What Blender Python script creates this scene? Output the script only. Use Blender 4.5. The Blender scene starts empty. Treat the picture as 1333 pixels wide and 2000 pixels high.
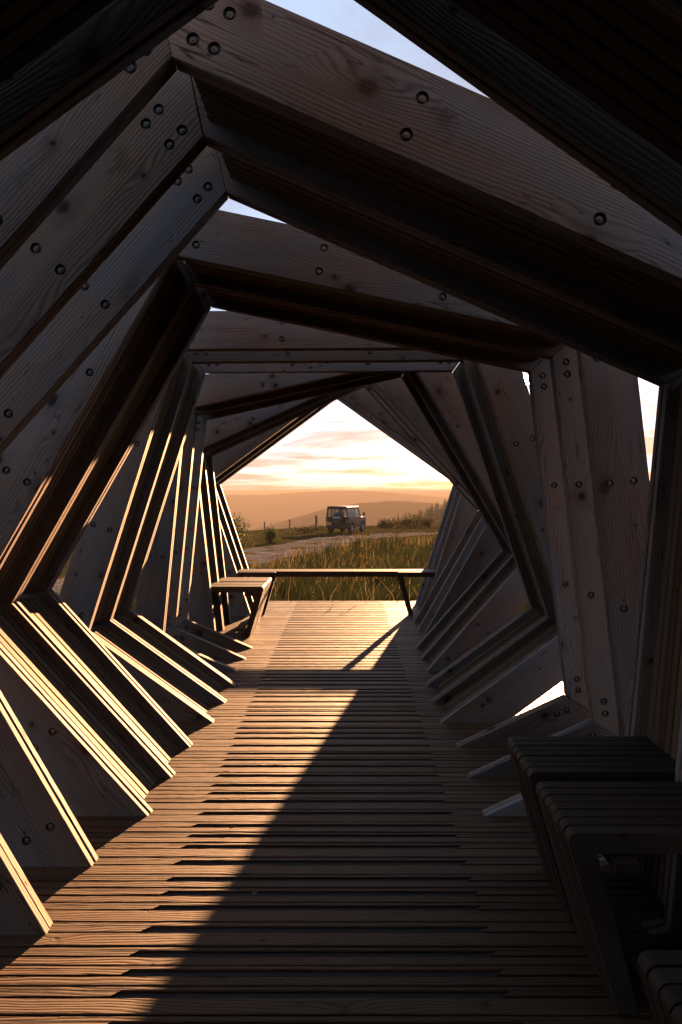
import bpy, bmesh, math, random
import numpy as np
from mathutils import Vector, Matrix
from mathutils.geometry import tessellate_polygon
from mathutils import noise as mnoise

random.seed(7)
rng = np.random.default_rng(7)
R_ = math.radians
scene = bpy.context.scene
col = scene.collection

# ------------------------------------------------------------------ camera, sky, sun, exposure
CAM_H = 1.3
cam_d = bpy.data.cameras.new('camera')
cam = bpy.data.objects.new('camera', cam_d)
col.objects.link(cam)
cam.location = (0, 0, CAM_H)
cam.rotation_euler = (R_(90), 0, 0)
cam_d.sensor_fit = 'VERTICAL'
cam_d.sensor_height = 36
cam_d.lens = 24
cam_d.shift_x = -12.5 / 2000
cam_d.shift_y = -39 / 2000
cam_d.clip_start = 0.03
cam_d.clip_end = 40000
scene.camera = cam

SUN_DIR = Vector((0.2626, 1.0, 0.1643)).normalized()
SUN_EL = math.asin(SUN_DIR.z)
SUN_AZ = math.atan2(SUN_DIR.x, SUN_DIR.y)

world = bpy.data.worlds.new('World')
scene.world = world
world.use_nodes = True
wn = world.node_tree
wn.nodes.clear()
SKY_STRENGTH = 0.034
def world_nodes():
    N, L = wn.nodes, wn.links
    out = N.new('ShaderNodeOutputWorld')
    bg = N.new('ShaderNodeBackground')
    bg.inputs['Strength'].default_value = SKY_STRENGTH
    sky = N.new('ShaderNodeTexSky')
    sky.sky_type = 'NISHITA'
    sky.sun_disc = False
    sky.sun_elevation = SUN_EL
    sky.sun_rotation = SUN_AZ
    sky.altitude = 300
    sky.air_density = 1.0
    sky.dust_density = 0.5
    sky.ozone_density = 1.5
    # thin drifting cloud, projected on a flat layer overhead
    tc = N.new('ShaderNodeTexCoord')
    sep = N.new('ShaderNodeSeparateXYZ')
    L.new(tc.outputs['Generated'], sep.inputs[0])
    zc = N.new('ShaderNodeMath'); zc.operation = 'MAXIMUM'; zc.inputs[1].default_value = 0.0
    L.new(sep.outputs['Z'], zc.inputs[0])
    za = N.new('ShaderNodeMath'); za.operation = 'ADD'; za.inputs[1].default_value = 0.06
    L.new(zc.outputs[0], za.inputs[0])
    dx = N.new('ShaderNodeMath'); dx.operation = 'DIVIDE'
    L.new(sep.outputs['X'], dx.inputs[0]); L.new(za.outputs[0], dx.inputs[1])
    dy = N.new('ShaderNodeMath'); dy.operation = 'DIVIDE'
    L.new(sep.outputs['Y'], dy.inputs[0]); L.new(za.outputs[0], dy.inputs[1])
    cmb = N.new('ShaderNodeCombineXYZ')
    L.new(dx.outputs[0], cmb.inputs[0]); L.new(dy.outputs[0], cmb.inputs[1])
    nz = N.new('ShaderNodeTexNoise')
    nz.inputs['Scale'].default_value = 0.42
    nz.inputs['Detail'].default_value = 7
    nz.inputs['Roughness'].default_value = 0.58
    nz.inputs['Distortion'].default_value = 0.4
    L.new(cmb.outputs[0], nz.inputs['Vector'])
    rmp = N.new('ShaderNodeMapRange'); rmp.interpolation_type = 'SMOOTHSTEP'
    rmp.inputs['From Min'].default_value = 0.44
    rmp.inputs['From Max'].default_value = 0.62
    L.new(nz.outputs['Fac'], rmp.inputs['Value'])
    fac = N.new('ShaderNodeMath'); fac.operation = 'MULTIPLY'; fac.inputs[1].default_value = 1.0
    L.new(rmp.outputs[0], fac.inputs[0])
    tint = N.new('ShaderNodeMix'); tint.data_type = 'RGBA'; tint.blend_type = 'MULTIPLY'
    tint.inputs[0].default_value = 1.0
    L.new(sky.outputs[0], tint.inputs[6])
    tint.inputs[7].default_value = (0.20, 0.176, 0.205, 1)
    veil = N.new('ShaderNodeMix'); veil.data_type = 'RGBA'; veil.blend_type = 'ADD'      # even veil of thin high cloud
    veil.inputs[0].default_value = 1.0
    L.new(tint.outputs[2], veil.inputs[6]); veil.inputs[7].default_value = (1.30, 1.58, 2.05, 1)
    mx = N.new('ShaderNodeMix'); mx.data_type = 'RGBA'; mx.blend_type = 'MULTIPLY'
    L.new(fac.outputs[0], mx.inputs[0])
    L.new(veil.outputs[2], mx.inputs[6])
    mx.inputs[7].default_value = (0.62, 0.455, 0.375, 1)
    # the sun's own disc, where the lamp stands
    dt = N.new('ShaderNodeVectorMath'); dt.operation = 'DOT_PRODUCT'
    L.new(tc.outputs['Generated'], dt.inputs[0]); dt.inputs[1].default_value = SUN_DIR
    ds = N.new('ShaderNodeMapRange'); ds.interpolation_type = 'SMOOTHSTEP'
    ds.inputs['From Min'].default_value = math.cos(R_(.42)); ds.inputs['From Max'].default_value = math.cos(R_(.30))
    L.new(dt.outputs['Value'], ds.inputs['Value'])
    dm = N.new('ShaderNodeMix'); dm.data_type = 'RGBA'
    L.new(ds.outputs[0], dm.inputs[0]); L.new(mx.outputs[2], dm.inputs[6]); dm.inputs[7].default_value = (900, 640, 380, 1)
    L.new(dm.outputs[2], bg.inputs['Color'])
    L.new(bg.outputs[0], out.inputs['Surface'])
world_nodes()

sun_d = bpy.data.lights.new('sun_lamp', 'SUN')
sun_d.energy = 5.0
sun_d.angle = R_(0.6)
sun_d.color = (1.0, 0.52, 0.24)
sun = bpy.data.objects.new('sun_lamp', sun_d)
sun.rotation_euler = (-SUN_DIR).to_track_quat('-Z', 'Y').to_euler()
sun.location = SUN_DIR * 50
col.objects.link(sun)

vs = scene.view_settings
vs.view_transform = 'Standard'
vs.look = 'None'
vs.exposure = 3.5
vs.gamma = 1.0
vs.use_curve_mapping = False
scene.cycles.use_denoising = True
scene.cycles.max_bounces = 6
scene.cycles.diffuse_bounces = 0
scene.cycles.volume_bounces = 0
scene.cycles.transparent_max_bounces = 8

# ------------------------------------------------------------------ helpers
def tag(o, label=None, cat=None, group=None, kind=None):
    if label: o['label'] = label
    if cat: o['category'] = cat
    if group: o['group'] = group
    if kind: o['kind'] = kind
    return o

def link(name, data, parent=None, mat=None, basis=None):
    o = bpy.data.objects.new(name, data)
    col.objects.link(o)
    if parent is not None:
        o.parent = parent
    if basis is not None:
        o.matrix_basis = basis
    if mat is not None and data is not None and len(data.materials) == 0:
        data.materials.append(mat)
    return o

def empty(name, loc=(0, 0, 0), rz=0.0):
    o = bpy.data.objects.new(name, None)
    col.objects.link(o)
    o.location = loc
    o.rotation_euler = (0, 0, rz)
    o.empty_display_size = 0.2
    return o

def mesh_from(name, verts, faces, mats=(), fmat=None, smooth=False, box_uv=True):
    me = bpy.data.meshes.new(name)
    me.from_pydata([tuple(v) for v in verts], [], faces)
    for m in mats:
        me.materials.append(m)
    if fmat is not None:
        me.polygons.foreach_set('material_index', fmat)
    if smooth:
        me.polygons.foreach_set('use_smooth', [True] * len(me.polygons))
    if box_uv:
        uv = me.uv_layers.new(name='UVMap')
        vs_ = me.vertices
        for p in me.polygons:
            n = p.normal
            ax = max(range(3), key=lambda i: abs(n[i]))
            for li in p.loop_indices:
                c = vs_[me.loops[li].vertex_index].co
                if ax == 2: t = (c.x, c.y)
                elif ax == 1: t = (c.x, c.z + 1.37)
                else: t = (c.y * 0.3 + 3.1, c.z + 2.2)
                uv.data[li].uv = t
    me.update()
    return me

class MB:
    """collects boxes, prisms and tubes into one mesh"""
    def __init__(s): s.v = []; s.f = []; s.m = []
    def add(s, verts, faces, mi=0):
        o = len(s.v); s.v += [tuple(v) for v in verts]
        s.f += [tuple(i + o for i in f) for f in faces]; s.m += [mi] * len(faces)
    def box(s, x0, x1, y0, y1, z0, z1, mi=0, c=0.0):
        if c <= 0:
            vv = [(x, y, z) for x in (x0, x1) for y in (y0, y1) for z in (z0, z1)]
            s.add(vv, [(0,1,3,2),(4,6,7,5),(0,4,5,1),(2,3,7,6),(0,2,6,4),(1,5,7,3)], mi)
        else:   # chamfer along the top edges (z1) on all four sides
            vv = [(x0,y0,z0),(x1,y0,z0),(x1,y1,z0),(x0,y1,z0),
                  (x0,y0,z1-c),(x1,y0,z1-c),(x1,y1,z1-c),(x0,y1,z1-c),
                  (x0+c,y0+c,z1),(x1-c,y0+c,z1),(x1-c,y1-c,z1),(x0+c,y1-c,z1)]
            ff = [(0,3,2,1),(0,1,5,4),(1,2,6,5),(2,3,7,6),(3,0,4,7),
                  (4,5,9,8),(5,6,10,9),(6,7,11,10),(7,4,8,11),(8,9,10,11)]
            s.add(vv, ff, mi)
    def tube(s, p0, p1, r0, r1, n=8, mi=0, cap=True):
        p0 = Vector(p0); p1 = Vector(p1); d = (p1 - p0).normalized()
        a = d.orthogonal().normalized(); b = d.cross(a)
        vv = []
        for p, r in ((p0, r0), (p1, r1)):
            for i in range(n):
                t = 2 * math.pi * i / n
                vv.append(p + a * (r * math.cos(t)) + b * (r * math.sin(t)))
        ff = [(i, (i+1) % n, n + (i+1) % n, n + i) for i in range(n)]
        if cap: ff += [tuple(reversed(range(n))), tuple(range(n, 2*n))]
        s.add(vv, ff, mi)
    def extr(s, poly, axis, a0, a1, mi=0):
        """extrude a 2-D polygon; axis 'y': poly is (x,z), axis 'x': poly is (y,z)"""
        n = len(poly)
        def P(p, a): return (p[0], a, p[1]) if axis == 'y' else (a, p[0], p[1])
        vv = [P(p, a0) for p in poly] + [P(p, a1) for p in poly]
        ff = [(i, (i+1) % n, n + (i+1) % n, n + i) for i in range(n)]
        tri = tessellate_polygon([[Vector((p[0], p[1], 0)) for p in poly]])
        ff += [tuple(t) for t in tri] + [tuple(n + i for i in reversed(t)) for t in tri]
        s.add(vv, ff, mi)
    def mesh(s, name, mats, smooth=False, uv=True, fix=True):
        me = mesh_from(name, s.v, s.f, mats, s.m, smooth, False)
        if fix:
            bm = bmesh.new(); bm.from_mesh(me)
            bmesh.ops.recalc_face_normals(bm, faces=bm.faces); bm.to_mesh(me); bm.free()
        if uv:
            l = me.uv_layers.new(name='UVMap')
            for p in me.polygons:
                n = p.normal; ax = max(range(3), key=lambda i: abs(n[i]))
                for li in p.loop_indices:
                    c = me.vertices[me.loops[li].vertex_index].co
                    l.data[li].uv = (c.x, c.y) if ax == 2 else ((c.x, c.z + 1.37) if ax == 1 else (c.y * .3 + 3.1, c.z + 2.2))
        me.update()
        return me
    def build(s, name, mats, parent=None, basis=None, smooth=False):
        if not isinstance(mats, (list, tuple)): mats = [mats]
        return link(name, s.mesh(name, mats, smooth), parent, None, basis)

def clip_poly(poly, f):
    """keep the part of a convex polygon where f(p) >= 0 (f affine)"""
    out = []; n = len(poly); ch = False
    for i in range(n):
        a, b = poly[i], poly[(i+1) % n]; fa, fb = f(a), f(b)
        if fa >= 0: out.append(a)
        else: ch = True
        if (fa >= 0) != (fb >= 0):
            t = fa / (fa - fb)
            out.append((a[0] + (b[0]-a[0])*t, a[1] + (b[1]-a[1])*t))
    return out, ch

def inset_convex(poly, c):
    n = len(poly); out = []
    ar = sum(poly[i][0]*poly[(i+1)%n][1] - poly[(i+1)%n][0]*poly[i][1] for i in range(n))
    sg = 1 if ar > 0 else -1
    for i in range(n):
        p0, p1, p2 = (Vector(poly[i-1]), Vector(poly[i]), Vector(poly[(i+1) % n]))
        e1 = (p1-p0).normalized(); e2 = (p2-p1).normalized()
        n1 = Vector((-e1.y, e1.x))*sg; n2 = Vector((-e2.y, e2.x))*sg
        k = (n1+n2); q = p1 + k * (c / max(0.15, 0.5*k.dot(k)))
        out.append((q.x, q.y))
    return out

def prism(name, poly, z0, z1, mats, ch=0.0025, holes=(), hr=0.0168, hd=0.0125, hn=14):
    """a board: convex polygon in x,y extruded from z0 (back) to z1 (front), chamfered, with counterbored holes"""
    n = len(poly)
    ar = sum(poly[i][0]*poly[(i+1)%n][1] - poly[(i+1)%n][0]*poly[i][1] for i in range(n))
    if ar < 0: poly = list(reversed(poly))
    inn = inset_convex(poly, ch)
    v = []; f = []; fm = []
    def ring(pp, z):
        s = len(v); v.extend((p[0], p[1], z) for p in pp); return s
    a = ring(inn, z0); b = ring(poly, z0+ch); c = ring(poly, z1-ch); d = ring(inn, z1)
    f.append(tuple(reversed(range(a, a+n)))); fm.append(0)
    for s, e in ((a, b), (b, c), (c, d)):
        for i in range(n):
            j = (i+1) % n
            f.append((s+i, s+j, e+j, e+i)); fm.append(0)
    if not holes:
        f.append(tuple(range(d, d+n))); fm.append(0)
    else:
        loops = [[Vector((p[0], p[1], 0)) for p in inn]]; idx = list(range(d, d+n))
        for (hx, hy) in holes:
            pts = [(hx + hr*math.cos(2*math.pi*k/hn), hy + hr*math.sin(2*math.pi*k/hn)) for k in range(hn)]
            s = ring(pts, z1); idx += list(range(s, s+hn))
            loops.append([Vector((p[0], p[1], 0)) for p in reversed(pts)])
            idx[-hn:] = list(reversed(range(s, s+hn)))
            e = ring(pts, z1-hd)
            for k in range(hn):
                k2 = (k+1) % hn
                f.append((s+k2, s+k, e+k, e+k2)); fm.append(0)
            f.append(tuple(range(e, e+hn))); fm.append(0)
        for t in tessellate_polygon(loops):
            i0, i1, i2 = (idx[q] for q in t)
            A, B, C = (Vector(v[q]) for q in (i0, i1, i2))
            if (B-A).cross(C-A).z < 0: i1, i2 = i2, i1
            f.append((i0, i1, i2)); fm.append(0)
    return mesh_from(name, v, f, mats, fm)

# ------------------------------------------------------------------ materials
def nodes_of(name):
    m = bpy.data.materials.new(name); m.use_nodes = True
    nt = m.node_tree
    return m, nt.nodes, nt.links, nt.nodes['Principled BSDF'], nt.nodes['Material Output']

def M_(N, L, op, a, b=None, c=None, clamp=False):
    n = N.new('ShaderNodeMath'); n.operation = op; n.use_clamp = clamp
    for i, x in enumerate((a, b, c)):
        if x is None: continue
        if isinstance(x, (int, float)): n.inputs[i].default_value = x
        else: L.new(x, n.inputs[i])
    return n.outputs[0]

def mixc(N, L, f, a, b, bl='MIX'):
    n = N.new('ShaderNodeMix'); n.data_type = 'RGBA'; n.blend_type = bl
    for s, x in ((0, f), (6, a), (7, b)):
        if isinstance(x, (int, float)): n.inputs[s].default_value = x
        elif isinstance(x, tuple): n.inputs[s].default_value = (*x, 1) if len(x) == 3 else x
        else: L.new(x, n.inputs[s])
    return n.outputs[2]

def smooth(N, L, v, a, b, lo=0.0, hi=1.0):
    n = N.new('ShaderNodeMapRange'); n.interpolation_type = 'SMOOTHSTEP'
    L.new(v, n.inputs['Value'])
    for k, x in (('From Min', a), ('From Max', b), ('To Min', lo), ('To Max', hi)):
        if isinstance(x, (int, float)): n.inputs[k].default_value = x
        else: L.new(x, n.inputs[k])
    return n.outputs[0]

def noise_tex(N, L, vec, scale, detail=3, rough=0.5, dim='3D'):
    n = N.new('ShaderNodeTexNoise'); n.noise_dimensions = dim
    n.inputs['Scale'].default_value = scale; n.inputs['Detail'].default_value = detail
    n.inputs['Roughness'].default_value = rough
    if vec is not None: L.new(vec, n.inputs['Vector'])
    return n.outputs['Fac']

def wood(name, light, dark, grey, grey_amt=0.5, pitch=0.011, knots=1.0, rough=0.72, bump=0.35, grain=0.6, spec=0.22):
    m, N, L, B, O = nodes_of(name)
    uv = N.new('ShaderNodeUVMap'); oi = N.new('ShaderNodeObjectInfo')
    sp = N.new('ShaderNodeSeparateXYZ'); L.new(uv.outputs[0], sp.inputs[0])
    r = oi.outputs['Random']
    u = M_(N, L, 'ADD', sp.outputs[0], M_(N, L, 'MULTIPLY', r, 53.0))
    v = M_(N, L, 'ADD', sp.outputs[1], M_(N, L, 'MULTIPLY', r, 17.0))
    def vec(a, b, c=0.0):
        n = N.new('ShaderNodeCombineXYZ')
        for i, x in enumerate((a, b, c)):
            if isinstance(x, (int, float)): n.inputs[i].default_value = x
            else: L.new(x, n.inputs[i])
        return n.outputs[0]
    mul = lambda a, k: M_(N, L, 'MULTIPLY', a, k)
    # knots
    vo = N.new('ShaderNodeTexVoronoi'); vo.voronoi_dimensions = '2D'; vo.feature = 'F1'
    vo.inputs['Scale'].default_value = 1.0
    ku, kv = 3.1, 6.5
    L.new(vec(mul(u, ku), mul(v, kv)), vo.inputs['Vector'])
    ps = N.new('ShaderNodeSeparateXYZ'); L.new(vo.outputs['Position'], ps.inputs[0])
    du = mul(M_(N, L, 'SUBTRACT', mul(u, ku), ps.outputs[0]), 1/ku)
    dv = mul(M_(N, L, 'SUBTRACT', mul(v, kv), ps.outputs[1]), 1/kv)
    sq = lambda a: M_(N, L, 'MULTIPLY', a, a)
    dist = M_(N, L, 'SQRT', M_(N, L, 'ADD', sq(mul(du, 0.8)), sq(dv)))
    dl = M_(N, L, 'SQRT', M_(N, L, 'ADD', sq(mul(du, 0.28)), sq(dv)))
    cs = N.new('ShaderNodeSeparateColor'); L.new(vo.outputs['Color'], cs.inputs[0])
    size = M_(N, L, 'MULTIPLY', M_(N, L, 'POWER', cs.outputs[0], 3.0), 0.014 * knots)
    size = M_(N, L, 'ADD', size, 0.0015)
    wob = mul(M_(N, L, 'SUBTRACT', noise_tex(N, L, vec(mul(u, 60), mul(v, 60)), 1, 2), 0.5), 0.008)
    dist_w = M_(N, L, 'ADD', dist, wob)
    kn = smooth(N, L, dist_w, M_(N, L, 'MULTIPLY', size, 0.4), M_(N, L, 'MULTIPLY', size, 1.35), 1.0, 0.0)
    halo = smooth(N, L, dist_w, 0.0, M_(N, L, 'MULTIPLY', size, 4.0), 1.0, 0.0)
    swirl = smooth(N, L, dl, 0.0, M_(N, L, 'ADD', M_(N, L, 'MULTIPLY', size, 4.0), 0.004), 1.0, 0.0)
    # growth-ring lines following the board, bent round the knots
    lowf = noise_tex(N, L, vec(mul(u, 0.9), mul(v, 3.5)), 1, 3)
    ph = M_(N, L, 'ADD', v, mul(lowf, 0.13))
    ph = M_(N, L, 'ADD', ph, M_(N, L, 'MULTIPLY', swirl, M_(N, L, 'MULTIPLY', size, 2.2)))
    w = M_(N, L, 'SINE', mul(ph, 2*math.pi/pitch))
    w = M_(N, L, 'POWER', M_(N, L, 'ADD', mul(w, 0.5), 0.5), 1.8)
    fib = noise_tex(N, L, vec(mul(u, 7), mul(v, 330)), 1, 3, 0.6)
    wide = noise_tex(N, L, vec(mul(u, 1.3), mul(v, 14)), 1, 4, 0.55)
    amp = smooth(N, L, noise_tex(N, L, vec(mul(u, 1.1), mul(v, 7), 5.5), 1, 2), .3, .7, .35, 1.25)
    g = M_(N, L, 'MULTIPLY', M_(N, L, 'MULTIPLY', w, amp), grain)
    g = M_(N, L, 'ADD', g, mul(M_(N, L, 'SUBTRACT', fib, 0.5), 0.55))
    g = M_(N, L, 'ADD', g, mul(M_(N, L, 'SUBTRACT', wide, 0.5), 0.9), clamp=True)
    c = mixc(N, L, g, light, dark)
    gm = smooth(N, L, noise_tex(N, L, vec(mul(u, 1.7), mul(v, 5), 3.3), 1, 5, 0.62), 0.3, 0.72, 0.0, 1.0)
    r2 = M_(N, L, 'FRACT', mul(r, 7.31))
    gm = M_(N, L, 'MULTIPLY', gm, M_(N, L, 'ADD', mul(r2, 0.65), 0.5))
    gm = M_(N, L, 'MULTIPLY', gm, grey_amt, clamp=True)
    c = mixc(N, L, gm, c, mixc(N, L, g, grey, tuple(x*0.5 for x in grey)))
    # damp stains
    st = smooth(N, L, noise_tex(N, L, vec(mul(u, 4), mul(v, 9), 8.1), 1, 6, 0.65), 0.58, 0.78)
    c = mixc(N, L, mul(st, 0.7), c, tuple(x*0.35 for x in dark))
    c = mixc(N, L, mul(halo, 0.45), c, tuple(x*0.55 for x in dark))
    c = mixc(N, L, kn, c, tuple(x*0.22 for x in dark))
    # drying checks along the grain
    ck = M_(N, L, 'ABSOLUTE', M_(N, L, 'SUBTRACT', noise_tex(N, L, vec(mul(u, 1.6), mul(v, 22), 1.7), 1, 2), 0.5))
    ck = M_(N, L, 'MULTIPLY', smooth(N, L, ck, 0.0, 0.012, 1, 0), smooth(N, L, noise_tex(N, L, vec(mul(u, 2.2), mul(v, 6), 9.7), 1, 1), .56, .66))
    c = mixc(N, L, mul(ck, 0.85), c, tuple(x*0.12 for x in dark))
    # each board is its own tree
    val = M_(N, L, 'ADD', mul(M_(N, L, 'FRACT', mul(r, 3.77)), 0.7), 0.65)
    hsv = N.new('ShaderNodeHueSaturation'); L.new(c, hsv.inputs['Color']); L.new(val, hsv.inputs['Value'])
    hsv.inputs['Saturation'].default_value = 1.0
    L.new(hsv.outputs[0], B.inputs['Base Color'])
    B.inputs['Roughness'].default_value = rough
    B.inputs['Specular IOR Level'].default_value = spec
    bp = N.new('ShaderNodeBump'); bp.inputs['Strength'].default_value = bump; bp.inputs['Distance'].default_value = 0.003
    h = M_(N, L, 'ADD', mul(w, -0.35), M_(N, L, 'ADD', mul(fib, 0.8), mul(kn, -0.8)))
    L.new(h, bp.inputs['Height']); L.new(bp.outputs[0], B.inputs['Normal'])
    return m

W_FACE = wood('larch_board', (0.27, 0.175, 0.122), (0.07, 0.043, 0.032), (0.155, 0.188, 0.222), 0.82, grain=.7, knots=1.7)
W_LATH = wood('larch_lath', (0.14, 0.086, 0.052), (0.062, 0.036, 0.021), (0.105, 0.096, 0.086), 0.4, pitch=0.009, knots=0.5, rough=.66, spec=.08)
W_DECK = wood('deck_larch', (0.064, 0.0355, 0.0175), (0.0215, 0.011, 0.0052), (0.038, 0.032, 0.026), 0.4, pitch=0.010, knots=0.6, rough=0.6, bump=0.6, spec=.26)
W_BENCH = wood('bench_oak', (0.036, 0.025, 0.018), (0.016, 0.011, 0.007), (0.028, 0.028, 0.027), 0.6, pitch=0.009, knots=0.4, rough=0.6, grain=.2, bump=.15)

def plain(name, c, rough=0.6, metal=0.0, noise_amt=0.15, nscale=20, bump=0.0, spec=0.5):
    m, N, L, B, O = nodes_of(name)
    tc = N.new('ShaderNodeTexCoord')
    n = noise_tex(N, L, tc.outputs['Object'], nscale, 4, 0.6)
    cc = mixc(N, L, n, tuple(x*(1-noise_amt) for x in c), tuple(min(1, x*(1+noise_amt)) for x in c))
    L.new(cc, B.inputs['Base Color'])
    B.inputs['Roughness'].default_value = rough; B.inputs['Metallic'].default_value = metal
    B.inputs['Specular IOR Level'].default_value = spec
    if bump:
        bp = N.new('ShaderNodeBump'); bp.inputs['Strength'].default_value = bump; bp.inputs['Distance'].default_value = 0.004
        L.new(n, bp.inputs['Height']); L.new(bp.outputs[0], B.inputs['Normal'])
    return m
STEEL = plain('galvanised_steel', (0.085, 0.088, 0.092), 0.6, 0.2, 0.4, 60)
GRIP = plain('grip_strip', (0.022, 0.022, 0.023), 0.7, 0, 0.6, 350, 1.0)

# ------------------------------------------------------------------ terrain
TRACK = [(-16, -6), (-8.6, 5), (-6.4, 13), (-3.9, 22.5), (-1.9, 33), (0.9, 43), (5.5, 51.0), (12.5, 57), (26, 63), (60, 72)]
def catmull(pts, n=10):
    out = []
    P = [pts[0]] + list(pts) + [pts[-1]]
    for i in range(1, len(P)-2):
        p0, p1, p2, p3 = (np.array(q, float) for q in P[i-1:i+3])
        for k in range(n):
            t = k/n
            out.append(0.5*((2*p1) + (-p0+p2)*t + (2*p0-5*p1+4*p2-p3)*t*t + (-p0+3*p1-3*p2+p3)*t**3))
    out.append(np.array(pts[-1], float))
    return np.array(out)
TR = catmull(TRACK, 12)
def track_dist(x, y):
    x = np.asarray(x, float); y = np.asarray(y, float)
    best = np.full(x.shape, 1e9)
    a = TR[:-1]; b = TR[1:]
    for (ax, ay), (bx, by) in zip(a, b):
        dx, dy = bx-ax, by-ay
        t = np.clip(((x-ax)*dx + (y-ay)*dy) / (dx*dx+dy*dy), 0, 1)
        best = np.minimum(best, np.hypot(x-ax-t*dx, y-ay-t*dy))
    return best

def sstep(a, b, x):
    t = np.clip((x-a)/(b-a), 0, 1); return t*t*(3-2*t)
def vnoise(x, y, s, seed=0.0):
    """cheap smooth pseudo-noise from sines, roughly -1..1"""
    x = x/s; y = y/s
    return (np.sin(x*1.7+seed+1.3*np.sin(y*1.1+seed*2)) + np.sin(y*1.9-seed+1.1*np.sin(x*1.3+2.1)) +
            0.5*np.sin(x*3.7+y*2.9+seed) + 0.5*np.sin(x*-2.3+y*4.1+seed*3)) / 3.0

# ridge lines of the far country: (x in metres, height in metres) along each hill's crest
def crest(dist, pts):
    xs = [(p[0]-679)/1333*dist for p in pts]; zs = [CAM_H-(p[1]-961)/1333*dist for p in pts]
    return dist, xs, zs
HILL2 = crest(950, [(300, 1085), (440, 1052), (520, 1030), (560, 1016), (600, 1004), (640, 993), (700, 982.5), (760, 978), (800, 979), (850, 983), (890, 988), (1000, 996), (1300, 1000)])
HILL1 = crest(2300, [(0, 985), (300, 972), (430, 967), (480, 967), (520, 965.5), (560, 963), (600, 960.5), (650, 958), (700, 957.5), (740, 959.5), (780, 963), (830, 968), (880, 973), (1000, 980), (1300, 985)])
HILL0 = crest(4600, [(0, 975), (700, 970), (790, 966), (840, 962.5), (900, 961), (1100, 960), (1300, 962)])
def ground_z(x, y):
    x = np.asarray(x, float); y = np.asarray(y, float)
    yy = np.maximum(y, -20)
    z = -0.45 - 0.030*(yy-9)
    # brow of the moor, then the land falls away
    brow = 70 + 0.25*x
    z = z - 0.040*np.maximum(yy-brow, 0)*sstep(0, 40, yy-brow)
    z = z - 0.055*np.maximum(0, -x-1.5)*sstep(25, 50, yy)*(1-sstep(90, 200, yy))
    z = np.maximum(z, -24)
    far = sstep(330, 560, y)
    base = -24 - 46*sstep(400, 640, y)
    zf = base
    for (D, xs, zs), w0, w1 in ((HILL2, 330, 420), (HILL1, 900, 900), (HILL0, 1500, 2500)):
        top = np.interp(x*D/np.maximum(y, D*.6), xs, zs) + .0011*D*vnoise(x, y, D*.045, 1.0)
        prof = np.where(y < D, sstep(D-w0, D, y), 1-sstep(D, D+w1, y))
        zf = np.maximum(zf, -70 + (top+70)*prof)
    z = z*(1-far) + zf*far
    # tussocky unevenness near by
    near = (1-sstep(40, 110, y))
    z = z + near*(0.07*vnoise(x, y, 1.3, 0.3) + 0.10*vnoise(x, y, 5.0, 2.0)) * sstep(7.8, 9.5, np.maximum(np.abs(x)*4, y))
    # track bed
    d = track_dist(x, y)
    z = z - 0.10*(1-sstep(1.6, 3.4, d))*(1-sstep(80, 120, y))
    return z

def moor_mat():
    m, N, L, B, O = nodes_of('moor_grass')
    tc = N.new('ShaderNodeTexCoord')
    P = tc.outputs['Object']
    a = noise_tex(N, L, P, 0.6, 6, 0.65)
    b = noise_tex(N, L, P, 7.0, 5, 0.7)
    d = noise_tex(N, L, P, 0.02, 5, 0.6)
    c = mixc(N, L, smooth(N, L, a, 0.35, 0.65), (0.018, 0.023, 0.007), (0.045, 0.036, 0.014))
    c = mixc(N, L, smooth(N, L, d, 0.42, 0.6), c, (0.026, 0.022, 0.010))
    c = mixc(N, L, smooth(N, L, b, 0.45, 0.75), c, (0.012, 0.014, 0.005))
    L.new(c, B.inputs['Base Color']); B.inputs['Roughness'].default_value = 0.95
    B.inputs['Specular IOR Level'].default_value = 0.0
    bp = N.new('ShaderNodeBump'); bp.inputs['Strength'].default_value = 0.8; bp.inputs['Distance'].default_value = 0.08
    L.new(b, bp.inputs['Height']); L.new(bp.outputs[0], B.inputs['Normal'])
    return m
def build_ground():
    ys = np.concatenate([np.linspace(-40, 6, 24), np.linspace(7, 80, 120), 80*np.geomspace(1.03, 120, 130)])
    ts = np.linspace(-1, 1, 181); ts = np.sign(ts)*np.abs(ts)**1.5
    X = ts[None, :]*(38 + 0.62*np.maximum(ys, 0)[:, None]); Y = np.repeat(ys[:, None], len(ts), 1)
    Z = ground_z(X, Y)
    nr, nc = X.shape
    v = np.stack([X, Y, Z], -1).reshape(-1, 3)
    i = np.arange(nr*nc).reshape(nr, nc)
    f = np.stack([i[:-1, :-1], i[:-1, 1:], i[1:, 1:], i[1:, :-1]], -1).reshape(-1, 4)
    me = bpy.data.meshes.new('ground'); me.from_pydata(v.tolist(), [], f.tolist())
    me.polygons.foreach_set('use_smooth', [True]*len(me.polygons))
    me.materials.append(moor_mat()); me.update()
    tag(link('ground', me), kind='structure')
build_ground()

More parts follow.
